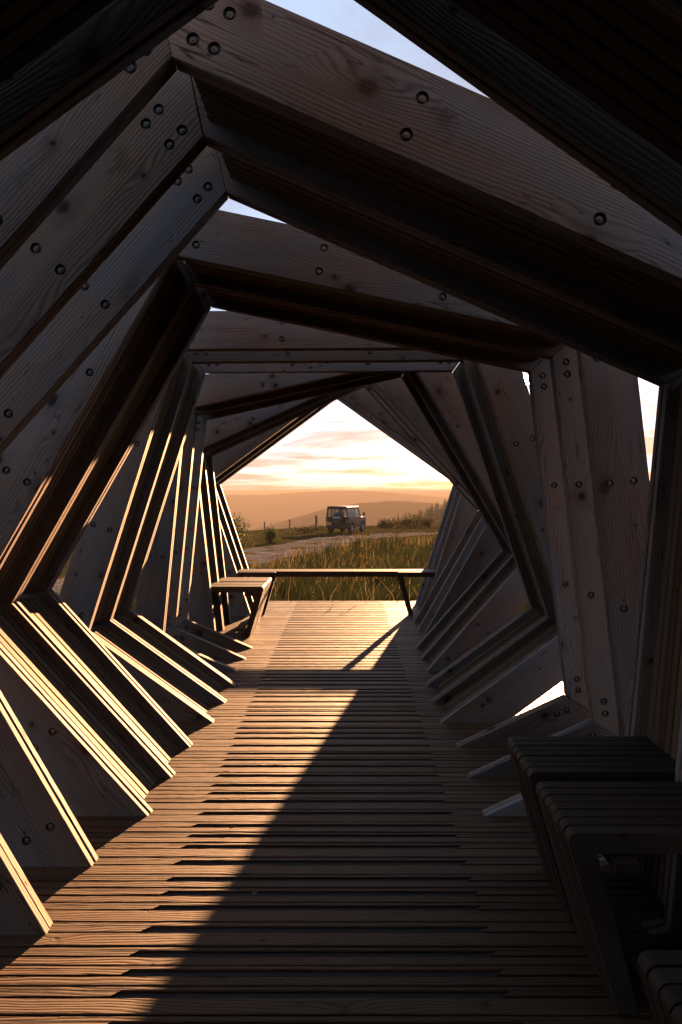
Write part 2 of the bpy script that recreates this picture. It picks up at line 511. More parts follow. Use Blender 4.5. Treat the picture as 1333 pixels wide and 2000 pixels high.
def gravel_mat():
    m, N, L, B, O = nodes_of('gravel')
    uv = N.new('ShaderNodeUVMap'); sp = N.new('ShaderNodeSeparateXYZ'); L.new(uv.outputs[0], sp.inputs[0])
    tc = N.new('ShaderNodeTexCoord'); P = tc.outputs['Object']
    vo = N.new('ShaderNodeTexVoronoi'); vo.inputs['Scale'].default_value = 14; L.new(P, vo.inputs['Vector'])
    n = noise_tex(N, L, P, 1.2, 6, 0.65)
    cs = N.new('ShaderNodeSeparateColor'); L.new(vo.outputs['Color'], cs.inputs[0])
    c = mixc(N, L, cs.outputs[0], (0.04, 0.04, 0.042), (0.11, 0.105, 0.105))
    c = mixc(N, L, smooth(N, L, n, 0.42, 0.7), c, (0.035, 0.03, 0.026))
    # grass growing along the crown of the track
    mid = M_(N, L, 'ABSOLUTE', M_(N, L, 'SUBTRACT', sp.outputs[0], 0.5))
    gm = M_(N, L, 'MULTIPLY', smooth(N, L, mid, 0.05, 0.12, 1, 0), smooth(N, L, n, 0.45, 0.6))
    c = mixc(N, L, gm, c, (0.03, 0.028, 0.01))
    L.new(c, B.inputs['Base Color']); B.inputs['Roughness'].default_value = 0.95; B.inputs['Specular IOR Level'].default_value = 0.0
    bp = N.new('ShaderNodeBump'); bp.inputs['Strength'].default_value = 0.2; bp.inputs['Distance'].default_value = 0.015
    L.new(M_(N, L, 'ADD', vo.outputs['Distance'], n), bp.inputs['Height']); L.new(bp.outputs[0], B.inputs['Normal'])
    return m
def build_track():
    tan = np.gradient(TR, axis=0); tan /= np.linalg.norm(tan, axis=1)[:, None]
    nor = np.stack([tan[:, 1], -tan[:, 0]], 1)
    K = 11; v = []; f = []; uvs = []
    for i, (p, n) in enumerate(zip(TR, nor)):
        for k in range(K):
            t = k/(K-1); w = 1.75 + 0.25*math.sin(i*1.7) + 0.2*math.sin(i*0.61+k)
            q = p + n*(t-0.5)*2*w
            z = float(ground_z(q[0], q[1])) + 0.035 - 0.05*math.exp(-((abs(t-0.5)-0.24)/0.09)**2) - 0.06*(abs(t-0.5) > 0.49)
            v.append((q[0], q[1], z + 0.03)); uvs.append((t, i*0.3))
    for i in range(len(TR)-1):
        for k in range(K-1):
            f.append((i*K+k, i*K+k+1, (i+1)*K+k+1, (i+1)*K+k))
    me = mesh_from('gravel_track', v, f, [gravel_mat()], None, True, False)
    l = me.uv_layers.new(name='UVMap')
    for lp in me.loops: l.data[lp.index].uv = uvs[lp.vertex_index]
    tag(link('gravel_track', me), kind='structure')
build_track()

# ------------------------------------------------------------------ the deck
D_RING = 0.3675
Y_RING0 = 1.637
CX, CZ = -0.116, 0.957          # axis of the twisting pentagons
DECK_HALF = 1.62
DECK_END = 8.16
def ringY(i): return Y_RING0 + D_RING*i
deck = tag(link('deck', None), kind='structure')
deck.location = (0, 0, 0)
def build_deck():
    g = 0.0058
    th = 0.032
    kinds = [('S', .0400), ('P', .0390), ('S', .0390), ('P', .0385), ('S', .0410), ('P', .0615), ('S', .0485), ('P', .0600)]
    tot = sum(k[1] for k in kinds); kinds = [(a, b*D_RING/tot) for a, b in kinds]
    cache = {}
    def plank_mesh(kind, w):
        key = (kind, round(w, 4))
        if key in cache: return cache[key]
        mb = MB(); x0, x1 = -DECK_HALF, DECK_HALF; h = w-g
        if kind == 'P':
            mb.box(x0, x1, 0, h, -th, 0, 0, 0.0022)
        else:
            sx0, sx1 = -0.61-CX, 0.405-CX
            m = h*0.58
            mb.box(x0, x1, m, h, -th, 0, 0, 0.0022)              # far edge of the plank, full length
            e = m-0.0004                                          # the rebate's ends are cut on the skew
            for q in ([(x0, 0), (sx0, 0), (sx0+e*1.1, e), (x0, e)], [(sx1, 0), (x1, 0), (x1, e), (sx1+e*1.1, e)]):
                mb.add([(a, b, z) for z in (-th, 0) for a, b in q], [(3,2,1,0),(4,5,6,7),(0,1,5,4),(1,2,6,5),(2,3,7,6),(3,0,4,7)])
            mb.box(sx0-0.02, sx1+0.04, 0.0015, e-0.0006, -th, -0.0075, 1, 0)   # rebate with the grit strip
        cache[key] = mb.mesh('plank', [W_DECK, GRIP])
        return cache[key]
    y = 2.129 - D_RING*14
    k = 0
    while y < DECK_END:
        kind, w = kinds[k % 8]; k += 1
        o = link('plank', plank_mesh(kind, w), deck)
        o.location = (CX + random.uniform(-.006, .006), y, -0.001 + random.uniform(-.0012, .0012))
        y += w
build_deck()
jm = MB()
for x in (-1.45, -0.85, -0.1, 0.6, 1.25):
    jm.box(x-.035, x+.035, -1.1, DECK_END-.02, -.24, -.034)
jm.build('joist_frame', W_DECK, deck)['kind'] = 'stuff'

# ------------------------------------------------------------------ the pavilion
pav = tag(empty('timber_pavilion', (CX, 0, 0)),
          'twisting larch shelter of rotated pentagon frames with lath-lined bays round a slatted deck', 'pavilion')
PAV_INV = Matrix.Translation((-CX, 0, 0))
PR = 1.422
APO = PR*math.cos(R_(36)); T36 = math.tan(R_(36))
BW = 0.215                     # board face width
BT, BG = 0.027, 0.005          # board thickness, gap between the two leaves of a ring
RING_T = 2*BT+BG
RECESS = 0.045
THETA0 = 102.4
def side_matrix(phi, Y):
    p = R_(phi); o = Vector((math.cos(p), 0, math.sin(p))); t = Vector((math.sin(p), 0, -math.cos(p)))
    z = Vector((0, -1, 0))
    m = Matrix.Identity(4)
    for r in range(3):
        m[r][0], m[r][1], m[r][2] = t[r], o[r], z[r]
    org = Vector((CX, Y, CZ)) + o*APO
    for r in range(3): m[r][3] = org[r]
    return m
def floor_clip(phi):
    p = R_(phi)
    return lambda q: CZ + (APO+q[1])*math.sin(p) - q[0]*math.cos(p) + 0.05
HX = PR*math.sin(R_(36))
HOLES = [(s*(HX-a), v) for s in (-1, 1) for a in (.030, .086) for v in (.058, .150)]
HOLES += [(x, v) for x in (-.245, .262) for v in (.054, .150)]
_mc = {}
def board_poly(): 
    L0 = APO*T36-.0012; L1 = (APO+BW)*T36-.0012
    return [(-L0, 0), (L0, 0), (L1, BW), (-L1, BW)]
def lath_poly(y0, y1, cut):
    L0 = (APO+y0)*T36-cut; L1 = (APO+y1)*T36-cut
    return [(-L0, y0), (L0, y0), (L1, y1), (-L1, y1)]
def piece(kind, phi, Y, dz, bare=False):
    """returns mesh, holes for a board or lath on the side facing phi (floor-clipped when needed)"""
    if kind == 'board_front': poly, z1, z0 = board_poly(), 0.0, -BT
    elif kind == 'board_back': poly, z1, z0 = board_poly(), -BT-BG, -RING_T
    elif kind == 'lath': poly, z1, z0 = lath_poly(RECESS, RECESS+.075, .03), 0.0, -.0365
    else: poly, z1, z0 = lath_poly(RECESS+.0765, RECESS+.10, .03), 0.0, -(D_RING-RING_T-.002)
    cl, ch = clip_poly(poly, floor_clip(phi))
    if len(cl) < 3: return None, []
    ar = abs(sum(cl[i][0]*cl[(i+1)%len(cl)][1]-cl[(i+1)%len(cl)][0]*cl[i][1] for i in range(len(cl))))/2
    if ar < .004: return None, []
    holes = []
    if kind == 'board_front' and not bare:
        fl = floor_clip(phi)
        for h in HOLES:
            if fl(h) > .05+.06: holes.append(h)
    key = (kind, bare, round(phi, 2) if ch else None)
    if key not in _mc:
        if ch:
            # drop doubled points the clip can leave
            cc = [cl[i] for i in range(len(cl)) if (Vector(cl[i])-Vector(cl[i-1])).length > .004]
            cl = cc
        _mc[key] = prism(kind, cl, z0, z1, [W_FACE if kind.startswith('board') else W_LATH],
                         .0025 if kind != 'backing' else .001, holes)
    return _mc[key], holes

FILLED = {   # which sides of each group of three rings are lined with laths (0 = side left of the lead corner, counted anticlockwise)
    -4: (0, 1, 4, 3), -3: (0, 1, 4, 3), -2: (0, 4, 3), -1: (0, 4, 3), 0: (0, 4, 3), 1: (4, 3), 2: (0, 1, 4), 3: (0, 1, 3, 2), 4: (4, 3, 2), 5: (0, 4), 6: (0, 4)}  # negative groups are unseen; their linings are chosen for the light let in
bolt_sites = []
NL = 7
_lp = (D_RING-RING_T)/NL
def build_pavilion():
    hidden_laths = MB()
    for grp in range(-4, 7):
        theta = THETA0 + 12*(grp-1)
        for q in range(3):
            i = (grp-1)*3+q; Y = ringY(i) + (0.035 if i == -1 else 0)
            for j in range(5):
                phi = (theta + 72*j + 36) % 360
                M = PAV_INV @ side_matrix(phi, Y)
                def settle():      # no two boards lie quite alike
                    return Matrix.Translation((0, random.uniform(-.0022, .0022), random.uniform(-.0009, .0009))) @ Matrix.Rotation(R_(random.uniform(-.13, .13)), 4, 'Z')
                if grp < 0:                      # unseen bays behind the camera, added to shade the interior, joined
                    me, _ = piece('board_back', phi, Y, 0)
                    if me is None: continue
                    hidden_laths.add([M @ v.co for v in me.vertices], [tuple(p.vertices) for p in me.polygons])
                else:
                  me, holes = piece('board_front', phi, Y, 0, q > 0 and j in FILLED[grp])
                  if me is None: continue
                  b = link('board', me, pav, None, M @ settle())
                  for h in holes: bolt_sites.append((b, h, side_matrix(phi, Y)))
                  me, _ = piece('board_back', phi, Y, 0)
                  if me: link('board', me, pav, None, M @ settle())
                if q < 2 and j in FILLED[grp]:
                    Y0 = Y + RING_T
                    if grp >= 0:
                        for k in range(NL):
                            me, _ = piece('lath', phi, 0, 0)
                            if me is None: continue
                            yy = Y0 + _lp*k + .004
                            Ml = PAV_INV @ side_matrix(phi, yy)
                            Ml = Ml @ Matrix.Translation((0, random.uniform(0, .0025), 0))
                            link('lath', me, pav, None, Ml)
                    else:
                        me, _ = piece('lath', phi, 0, 0)
                        if me:
                            for k in range(NL):
                                Ml = PAV_INV @ side_matrix(phi, Y0 + _lp*k + .004)
                                hidden_laths.add([Ml @ v.co for v in me.vertices], [tuple(p.vertices) for p in me.polygons])
                    me, _ = piece('backing', phi, 0, 0)
                    if me and grp >= 0: link('backing_board', me, pav, None, PAV_INV @ side_matrix(phi, Y0+.001))
    tag(link('unseen_shade_bays', hidden_laths.mesh('unseen_shade_bays', [W_LATH]), pav), kind='stuff')
build_pavilion()

# ------------------------------------------------------------------ benches
def bench_profile(xw, xf, side):
    """side=+1: bench whose front edge faces +x (left wall); polygon in x,z"""
    zt, d, lw, r, sl = .455, .052, .050, .020, .125
    pts = [(xw, zt)]
    # rounded nose
    n = 5
    cx_, cz_ = xf - side*r, zt - r
    for k in range(n+1):
        a = math.radians(90 - k*(105/n))
        pts.append((cx_ + side*r*math.cos(a), cz_ + r*math.sin(a)))
    foot = xf - side*sl
    pts += [(foot, 0.004), (foot - side*lw, 0.004)]
    k = (zt-d)/zt
    pts += [(xf - side*(lw+.012) - side*sl*(1-k)*.55, zt-d), (xw, zt-d)]
    return pts
def bench(name, xw, xf, side, bays, label, cat='bench'):
    y0 = ringY(bays[0])
    b = tag(empty(name, ((xw+xf)/2, y0, 0)), label, cat)
    inv = Matrix.Translation((-(xw+xf)/2, -y0, 0))
    prof = bench_profile(xw, xf, side)
    mb = MB(); mb.extr(prof, 'y', 0, .0375)
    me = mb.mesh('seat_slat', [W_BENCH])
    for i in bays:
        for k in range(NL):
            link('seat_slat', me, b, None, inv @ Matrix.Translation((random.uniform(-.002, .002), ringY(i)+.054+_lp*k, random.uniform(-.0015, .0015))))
    for (px, pz) in ((xf-side*.135, .372), (xf-side*.215, .06)):
        mb = MB(); mb.box(px-.03, px+.03, ringY(bays[0])+.02, ringY(bays[-1])+D_RING, pz-.0, pz+.024)
        mb.build('stretcher', W_BENCH, b, inv)
    return b
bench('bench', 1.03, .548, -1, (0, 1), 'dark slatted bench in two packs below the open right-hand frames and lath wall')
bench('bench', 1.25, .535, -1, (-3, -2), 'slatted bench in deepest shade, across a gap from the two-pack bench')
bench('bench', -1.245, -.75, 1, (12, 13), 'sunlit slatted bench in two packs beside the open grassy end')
def end_bench():
    i = 15; y0 = ringY(i)
    b = tag(empty('end_bench', (-.1, y0, 0)), 'long low bench rail spanning the open end of the shelter, seen against grass', 'bench')
    inv = Matrix.Translation((.1, -y0, 0))
    mb = MB(); mb.box(-1.17, .94, 0, .0375, .40, .458, 0, .003); me = mb.mesh('seat_slat', [W_BENCH])
    for k in range(1, NL-1):
        link('seat_slat', me, b, None, inv @ Matrix.Translation((0, y0+.054+_lp*k, 0)))
    for xw, xf, s in ((-1.165, -.75, 1), (.935, .52, -1)):
        mb = MB(); mb.extr(bench_profile(xw, xf, s), 'y', 0, .045)
        o = mb.build('leg_frame', W_BENCH, b, inv @ Matrix.Translation((0, y0+.048, 0)))
end_bench()

# ------------------------------------------------------------------ litter on the deck
def litter():
    lm = plain('dead_leaf', (0.16, 0.09, 0.035), .8, 0, .4, 80)
    for (x, y, a, sz), lab in zip(((-.445, 2.63, .4, .017), (-.06, 2.62, 2.2, .016), (-.30, 2.2, 1.1, .013)),
                                  ('small curled dead leaf on the deck in the sunlit strip', 'small dead leaf on the deck just inside the shadow edge',
                                   'tiny brown leaf scrap on the sunlit planks')):
        v = []; n = 6
        for k in range(n+1):
            t = k/n; w = sz*.55*math.sin(math.pi*min(1, t*.94+.03)); zz = .004 + .35*sz*(2*t-1)**2
            v += [(sz*(2*t-1), w, zz + w*.5), (sz*(2*t-1), 0, zz), (sz*(2*t-1), -w, zz + w*.5)]
        f = []
        for k in range(n):
            for q in (0, 1): f.append((k*3+q, k*3+q+1, k*3+q+4, k*3+q+3))
        o = link('fallen_leaf', mesh_from('fallen_leaf', v, f, [lm])); o.location = (x, y, 0); o.rotation_euler = (0, 0, a)
        tag(o, lab, 'leaf', 'leaves fallen on the deck')
    mb = MB(); p = [(-.03, 0, .003), (-.008, .004, .006), (.012, -.002, .005), (.032, .003, .004)]
    for a, b in zip(p[:-1], p[1:]): mb.tube(a, b, .0016, .0013, 5)
    o = mb.build('twig', BARK0); o.location = (-.55, 3.16, 0); o.rotation_euler = (0, 0, -.35)
    tag(o, 'short dark twig lying across the sunlit planks', 'twig')
BARK0 = plain('twig_bark', (0.05, 0.035, 0.025), .9, 0, .4, 60)
litter()

# ------------------------------------------------------------------ bolts: every one in view is its own piece
def bolt_mesh():
    mb = MB(); n = 12
    def rg(r, z, m=n, ph=0): return [(r*math.cos(2*math.pi*k/m+ph), r*math.sin(2*math.pi*k/m+ph), z) for k in range(m)]
    prof = [(.0120, .0), (.0120, .0020), (.0098, .0026), (.0098, .0065), (.0085, .0092), (.0050, .0106), (.0030, .0108), (.0027, .0130)]
    v = []; f = []
    for r, z in prof: v += rg(r, z)
    for a in range(len(prof)-1):
        for k in range(n):
            k2 = (k+1) % n
            f.append((a*n+k, a*n+k2, (a+1)*n+k2, (a+1)*n+k))
    f.append(tuple(range((len(prof)-1)*n, len(prof)*n)))
    mb.add(v, f)
    return mb.mesh('bolt', [STEEL], smooth=False)
def build_bolts():
    me = bolt_mesh()
    bpy.context.view_layer.update()
    dg = bpy.context.evaluated_depsgraph_get()
    rest = MB(); org = Vector((0, 0, CAM_H)); vis = 0
    for b, (hx, hy), M in bolt_sites:
        P = M @ Vector((hx, hy, 0.004)); seen = False
        if P.y > .3:
            sx = 679 + 1333*P.x/P.y; sy = 961 - 1333*(P.z-CAM_H)/P.y
            if -30 < sx < 1363 and -30 < sy < 2030:
                d = P-org
                hit, loc, *_ = scene.ray_cast(dg, org, d.normalized(), distance=d.length-.012)
                seen = not hit
        if seen:
            vis += 1
            link('bolt', me, b, None, Matrix.Translation((hx, hy, -.0124)) @ Matrix.Rotation(random.uniform(0, 6), 4, 'Z'))
        else:
            T = PAV_INV @ M @ Matrix.Translation((hx, hy, -.0124))
            rest.add([T @ v.co for v in me.vertices], [tuple(p.vertices) for p in me.polygons])
    tag(link('bolt_heads', rest.mesh('bolt_heads', [STEEL], uv=False), pav), kind='stuff')
    print('bolts in view', vis)
build_bolts()

# ------------------------------------------------------------------ off-road car
def paint(name, c, rough=0.3, coat=0.5):
    m = plain(name, c, rough, 0.0, 0.12, 6, 0, .28)
    B = m.node_tree.nodes['Principled BSDF']
    B.inputs['Coat Weight'].default_value = coat; B.inputs['Coat Roughness'].default_value = 0.12
    return m
def glass_mat():
    m, N, L, B, O = nodes_of('car_glass')
    B.inputs['Base Color'].default_value = (0.75, 0.78, 0.76, 1); B.inputs['Roughness'].default_value = 0.03
    B.inputs['Transmission Weight'].default_value = 0.9; B.inputs['IOR'].default_value = 1.1
    tc = N.new('ShaderNodeTexCoord'); n = noise_tex(N, L, tc.outputs['Object'], 5, 4)
    L.new(smooth(N, L, n, .3, .8, .02, .12), B.inputs['Roughness'])
    return m
def build_car(loc, rz):
    body_m = paint('car_paint_grey_blue', (0.007, 0.010, 0.013), .45, .15)
    roof_m = paint('car_roof_paint', (0.016, 0.02, 0.024), .4, .3)
    blk = plain('black_plastic', (0.012, 0.012, 0.013), .6); rub = plain('tyre_rubber', (0.015, 0.015, 0.015), .85, 0, .3, 30)
    alloy = plain('wheel_alloy', (0.30, 0.30, 0.31), .4, .6); gl = glass_mat()
    red = plain('tail_lens_red', (0.35, 0.012, 0.01), .25); amber = plain('lens_amber', (0.5, 0.16, .01), .25)
    yel = plain('plate_yellow', (0.75, 0.42, 0.02), .5); wht = plain('white_print', (0.8, 0.8, 0.8), .6)
    car = tag(empty('parked_car', loc, rz), 'boxy dark off-road car with covered spare wheel parked on the gravel track', 'car')
    # x forward, y left, z up; length 3.75, width 1.74
    W = .87
    def side_profile():
        pts = [(-1.70, .62), (-1.72, 1.16), (.92, 1.16), (.95, 1.14), (1.95, 1.10), (2.02, 1.02), (2.03, .62)]
        def arch(cx, r, n=8):
            return [(cx + r*math.cos(a), .40 + r*math.sin(a)) for a in [math.pi*k/n for k in range(n+1)]]
        low = [(2.03, .55)] + arch(1.38, .46) + [(.85, .40), (-.45, .40)] + arch(-.98, .46) + [(-1.52, .52)]
        return pts + low
    mb = MB(); mb.extr([(p[0], p[1]) for p in side_profile()], 'y', -W, W)
    # shell as sides: inside hollow is not needed below the waist line
    body = mb.build('body', body_m, car)
    mb = MB(); mb.box(.95, 2.0, -.62, .62, 1.10, 1.165, 0, .03); mb.build('bonnet', body_m, car)
    mb = MB(); mb.box(-1.735, 2.04, -W-.006, W+.006, 1.085, 1.105); mb.build('waist_trim', body_m, body)
    # upper cabin: posts, rails and roof, glazed between
    top = 1.93; inn = .10
    def yq(z): return W - .012 - inn*(z-1.16)/(top-1.16)
    cab = MB()
    def post(x0, x1, xs0, xs1, s, t=.05):
        vv = []
        for z, (a, b) in ((1.155, (x0, x1)), (top-.04, (xs0, xs1))):
            for x in (a, b):
                for o in (0, t): vv.append((x, s*(yq(z)-o), z))
        cab.add(vv, [(0,1,3,2),(4,6,7,5),(0,4,5,1),(2,3,7,6),(0,2,6,4),(1,5,7,3)])
    for s in (-1, 1):
        post(-1.72, -1.56, -1.70, -1.56, s); post(-.34, -.20, -.34, -.20, s); post(.60, .68, .52, .59, s)
        post(.90, .97, .60, .66, s)
        cab.box(-1.70, .9, s*(W-.06)-.02*s if s > 0 else s*(W-.0), s*(W-.0) if s > 0 else s*(W-.06), 1.15, 1.22)
        cab.box(-1.70, .62, min(s*.70, s*.775), max(s*.70, s*.775), top-.14, top-.02)
    # rear wall: corner posts, door frame
    for y0, y1 in ((-.86, -.78), (-.50, -.44), (.44, .50), (.78, .86)):
        k = .93 if abs(y0) > .6 else 1
        cab.add([( -1.73, y0, 1.15), (-1.73, y1, 1.15), (-1.67, y1, 1.15), (-1.67, y0, 1.15),
                 (-1.71, y0*.9*k, top-.03), (-1.71, y1*.9*k, top-.03), (-1.66, y1*.9*k, top-.03), (-1.66, y0*.9*k, top-.03)],
                [(0,1,5,4),(1,2,6,5),(2,3,7,6),(3,0,4,7)])
    cab.box(-1.725, -1.67, -.80, .80, 1.15, 1.26); cab.box(-1.715, -1.66, -.74, .74, top-.16, top-.02)
    cab.build('cabin_frame', body_m, car)
    mb = MB()
    xs0, xs1 = -1.74, .66; yh = .775
    sec = [(-yh, top-.05), (-yh, top), (-yh+.06, top+.05), (-.3, top+.075), (.3, top+.075), (yh-.06, top+.05), (yh, top), (yh, top-.05)]
    mb.extr(sec, 'x', xs0, xs1); mb.build('roof', roof_m, car)
    # glass
    def quad(name, pts, m, parent=car, t=.006):
        a = [Vector(p) for p in pts]; n = (a[1]-a[0]).cross(a[2]-a[0]).normalized()*t
        mb = MB(); mb.add(a + [p+n for p in a], [(0,1,2,3),(7,6,5,4),(0,4,5,1),(1,5,6,2),(2,6,7,3),(3,7,4,0)])
        return mb.build(name, m, parent)
    for s in (-1, 1):
        quad('side_window', [(-1.56, s*yq(1.22)*.985, 1.22), (-.34, s*yq(1.22)*.985, 1.22), (-.34, s*yq(1.8)*.985, 1.80), (-1.56, s*yq(1.8)*.985, 1.80)], gl)
        quad('side_window', [(-.20, s*yq(1.22)*.985, 1.22), (.86, s*yq(1.22)*.985, 1.22), (.58, s*yq(1.8)*.985, 1.80), (-.20, s*yq(1.8)*.985, 1.80)], gl)
    quad('windscreen', [(.95, -.78, 1.18), (.95, .78, 1.18), (.64, .72, 1.88), (.64, -.72, 1.88)], gl)
    for y0, y1 in ((-.78, -.50), (-.44, .44), (.50, .78)):
        quad('rear_window', [(-1.71, y0, 1.26), (-1.71, y1, 1.26), (-1.695, y1*.92, 1.78), (-1.695, y0*.92, 1.78)], gl)
    # seats seen as dark shapes through the glass
    mb = MB()
    for y in (-.42, .42):
        mb.box(.0, .14, y-.24, y+.24, 1.0, 1.55, 0, .04); mb.box(.02, .11, y-.13, y+.13, 1.55, 1.74, 0, .03)
    mb.build('seat', blk, car)
    # rear door, spare wheel and its cover
    mb = MB(); mb.box(-1.745, -1.722, -.47, .47, .64, 1.24); mb.build('rear_door', body_m, car)
    mb = MB(); mb.tube((-1.74, -.06, 1.13), (-1.95, -.06, 1.13), .39, .385, 28)
    mb.tube((-1.95, -.06, 1.13), (-1.965, -.06, 1.13), .385, .34, 28)
    sp = mb.build('spare_wheel', blk, car)
    cu = bpy.data.curves.new('lettering', 'FONT'); cu.body = 'BLAND'; cu.size = .17; cu.extrude = .003; cu.align_x = 'CENTER'; cu.align_y = 'CENTER'
    tmp = bpy.data.objects.new('tmp', cu); col.objects.link(tmp)
    bpy.context.view_layer.update()
    tm = bpy.data.meshes.new_from_object(tmp.evaluated_get(bpy.context.evaluated_depsgraph_get()))
    bpy.data.objects.remove(tmp)
    tm.materials.clear(); tm.materials.append(wht)
    lm = Matrix(((0, 0, -1, -1.968), (-1, 0, 0, -.06), (0, 1, 0, 1.20), (0, 0, 0, 1)))
    link('lettering', tm, sp, None, lm)
    # wheels
    for x in (-.98, 1.38):
        for s in (-1, 1):
            y0, y1 = s*.90, s*.66
            mb = MB()
            pr = [(.24, 0), (.33, .0), (.375, .04), (.385, .10), (.385, .16), (.375, .21), (.33, .25), (.24, .25)]
            n = 22; v = []; f = []
            for k in range(n):
                a = 2*math.pi*k/n
                for r, o in pr: v.append((x + r*math.cos(a), y0 - s*o, .385 + r*math.sin(a)))
            m_ = len(pr)
            for k in range(n):
                for q in range(m_):
                    f.append((k*m_+q, k*m_+(q+1) % m_, ((k+1) % n)*m_+(q+1) % m_, ((k+1) % n)*m_+q))
            mb.add(v, f); wh = mb.build('wheel', rub, car)
            mb = MB(); mb.tube((x, y0-s*.03, .385), (x, y0-s*.10, .385), .242, .20, 18)
            for k in range(5):
                a = 2*math.pi*k/5
                mb.tube((x, y0-s*.02, .385), (x+.22*math.cos(a), y0-s*.025, .385+.22*math.sin(a)), .035, .028, 6)
            mb.build('rim', alloy, wh)
            # arch lip
            mb = MB(); n = 10
            for k in range(n):
                a0, a1 = math.pi*k/n, math.pi*(k+1)/n
                P = lambda a, r, y: (x + r*math.cos(a), y, .40 + r*math.sin(a))
                mb.add([P(a0, .455, s*.86), P(a1, .455, s*.86), P(a1, .455, s*.94), P(a0, .455, s*.94), P(a0, .53, s*.86), P(a1, .53, s*.86), P(a1, .52, s*.93), P(a0, .52, s*.93)],
                       [(0,1,2,3),(4,7,6,5),(3,2,6,7)])
            mb.build('wheel_arch', blk, car)
    mb = MB(); mb.box(-1.90, -1.70, -.86, .86, .50, .60, 0, .02); mb.box(-2.02, -1.88, -.05, .05, .46, .54)
    mb.build('rear_bumper', blk, car)
    mb = MB(); mb.box(2.02, 2.16, -.84, .84, .52, .68, 0, .02); mb.build('front_bumper', blk, car)
    mb = MB(); mb.box(-.5, .8, -.84, -.72, .36, .44, 0, .01); mb.box(-.5, .8, .72, .84, .36, .44, 0, .01); mb.build('side_step', alloy, car)
    mb = MB(); mb.box(-1.5, 1.9, -.5, .5, .38, .62); mb.build('chassis', blk, car)
    for s in (-1, 1):
        mb = MB(); mb.tube((-1.72, s*.74, 1.03), (-1.755, s*.74, 1.03), .05, .045, 12); mb.build('tail_lamp', red, car)
        mb = MB(); mb.tube((-1.72, s*.74, .90), (-1.755, s*.74, .90), .05, .045, 12); mb.build('indicator', amber, car)
        mb = MB(); mb.tube((.80, s*.86, 1.28), (.86, s*1.06, 1.36), .012, .012, 6); mb.box(.83, .89, s*1.10-.10, s*1.10+.06, 1.28, 1.52, 0, .02)
        mb.build('mirror', blk, car)
    mb = MB(); mb.box(-1.758, -1.746, .44, .82, .66, .86); mb.build('number_plate', yel, car)
    mb = MB()
    for k in range(3): mb.box(-1.762, -1.758, .49+k*.10, .55+k*.10, .70, .82)
    mb.build('plate_lettering', blk, car)
    return car
CAR_XY = (-.12, 50.4)
build_car((CAR_XY[0], CAR_XY[1], float(ground_z(*CAR_XY))+.03), R_(90-21))

# ------------------------------------------------------------------ vegetation
def leafy(name, c0, c1, trans=0.45):
    m, N, L, B, O = nodes_of(name)
    at = N.new('ShaderNodeAttribute'); at.attribute_name = 'tone'
    c = mixc(N, L, at.outputs['Fac'], c0, c1)
    d = N.new('ShaderNodeBsdfDiffuse'); t = N.new('ShaderNodeBsdfTranslucent'); gx = N.new('ShaderNodeBsdfGlossy')
    gx.inputs['Roughness'].default_value = .45
    L.new(c, d.inputs[0]); L.new(c, t.inputs[0])
    mx = N.new('ShaderNodeMixShader'); mx.inputs[0].default_value = trans
    L.new(d.outputs[0], mx.inputs[1]); L.new(t.outputs[0], mx.inputs[2])
    m2 = N.new('ShaderNodeMixShader'); m2.inputs[0].default_value = .015
    L.new(mx.outputs[0], m2.inputs[1]); L.new(gx.outputs[0], m2.inputs[2])
    L.new(m2.outputs[0], O.inputs['Surface'])
    return m
def tone_mesh(name, V, F, tone, mat):
    """V (n,3), F (m,3|4), tone per vertex"""
    me = bpy.data.meshes.new(name)
    me.vertices.add(len(V)); me.vertices.foreach_set('co', np.asarray(V, np.float32).ravel())
    k = F.shape[1]
    me.loops.add(F.size); me.loops.foreach_set('vertex_index', F.astype(np.int32).ravel())
    me.polygons.add(len(F)); me.polygons.foreach_set('loop_start', np.arange(0, F.size, k, dtype=np.int32))
    a = me.attributes.new('tone', 'FLOAT', 'POINT'); a.data.foreach_set('value', np.asarray(tone, np.float32))
    me.update(calc_edges=True); me.validate()
    me.materials.append(mat)
    return me

def blades(px, py, h, w, lean, tone, bend=0.35):
    """grass blades: each a bent strip of 3 quads-as-triangles (5 verts, 3 tris)"""
    n = len(px); pz = ground_z(px, py) - .02
    az = rng.uniform(0, 2*np.pi, n); la = rng.uniform(0, 2*np.pi, n)
    dx, dy = np.cos(az), np.sin(az)
    lx, ly = np.cos(la)*lean*h + .10*h, np.sin(la)*lean*h - .04*h
    V = np.zeros((n, 5, 3)); 
    for i, (t, ww) in enumerate(((0, 1), (0, -1), (.55, .75), (.55, -.75), (1, 0))):
        b = t**2
        V[:, i, 0] = px + lx*b + dx*w*ww*.5
        V[:, i, 1] = py + ly*b + dy*w*ww*.5
        V[:, i, 2] = pz + h*(t - bend*lean*t*t)
    base = np.arange(n)[:, None]*5
    F = np.concatenate([base+np.array([[0, 1, 3]]), base+np.array([[0, 3, 2]]), base+np.array([[2, 3, 4]])])
    return V.reshape(-1, 3), F, np.repeat(tone, 5)

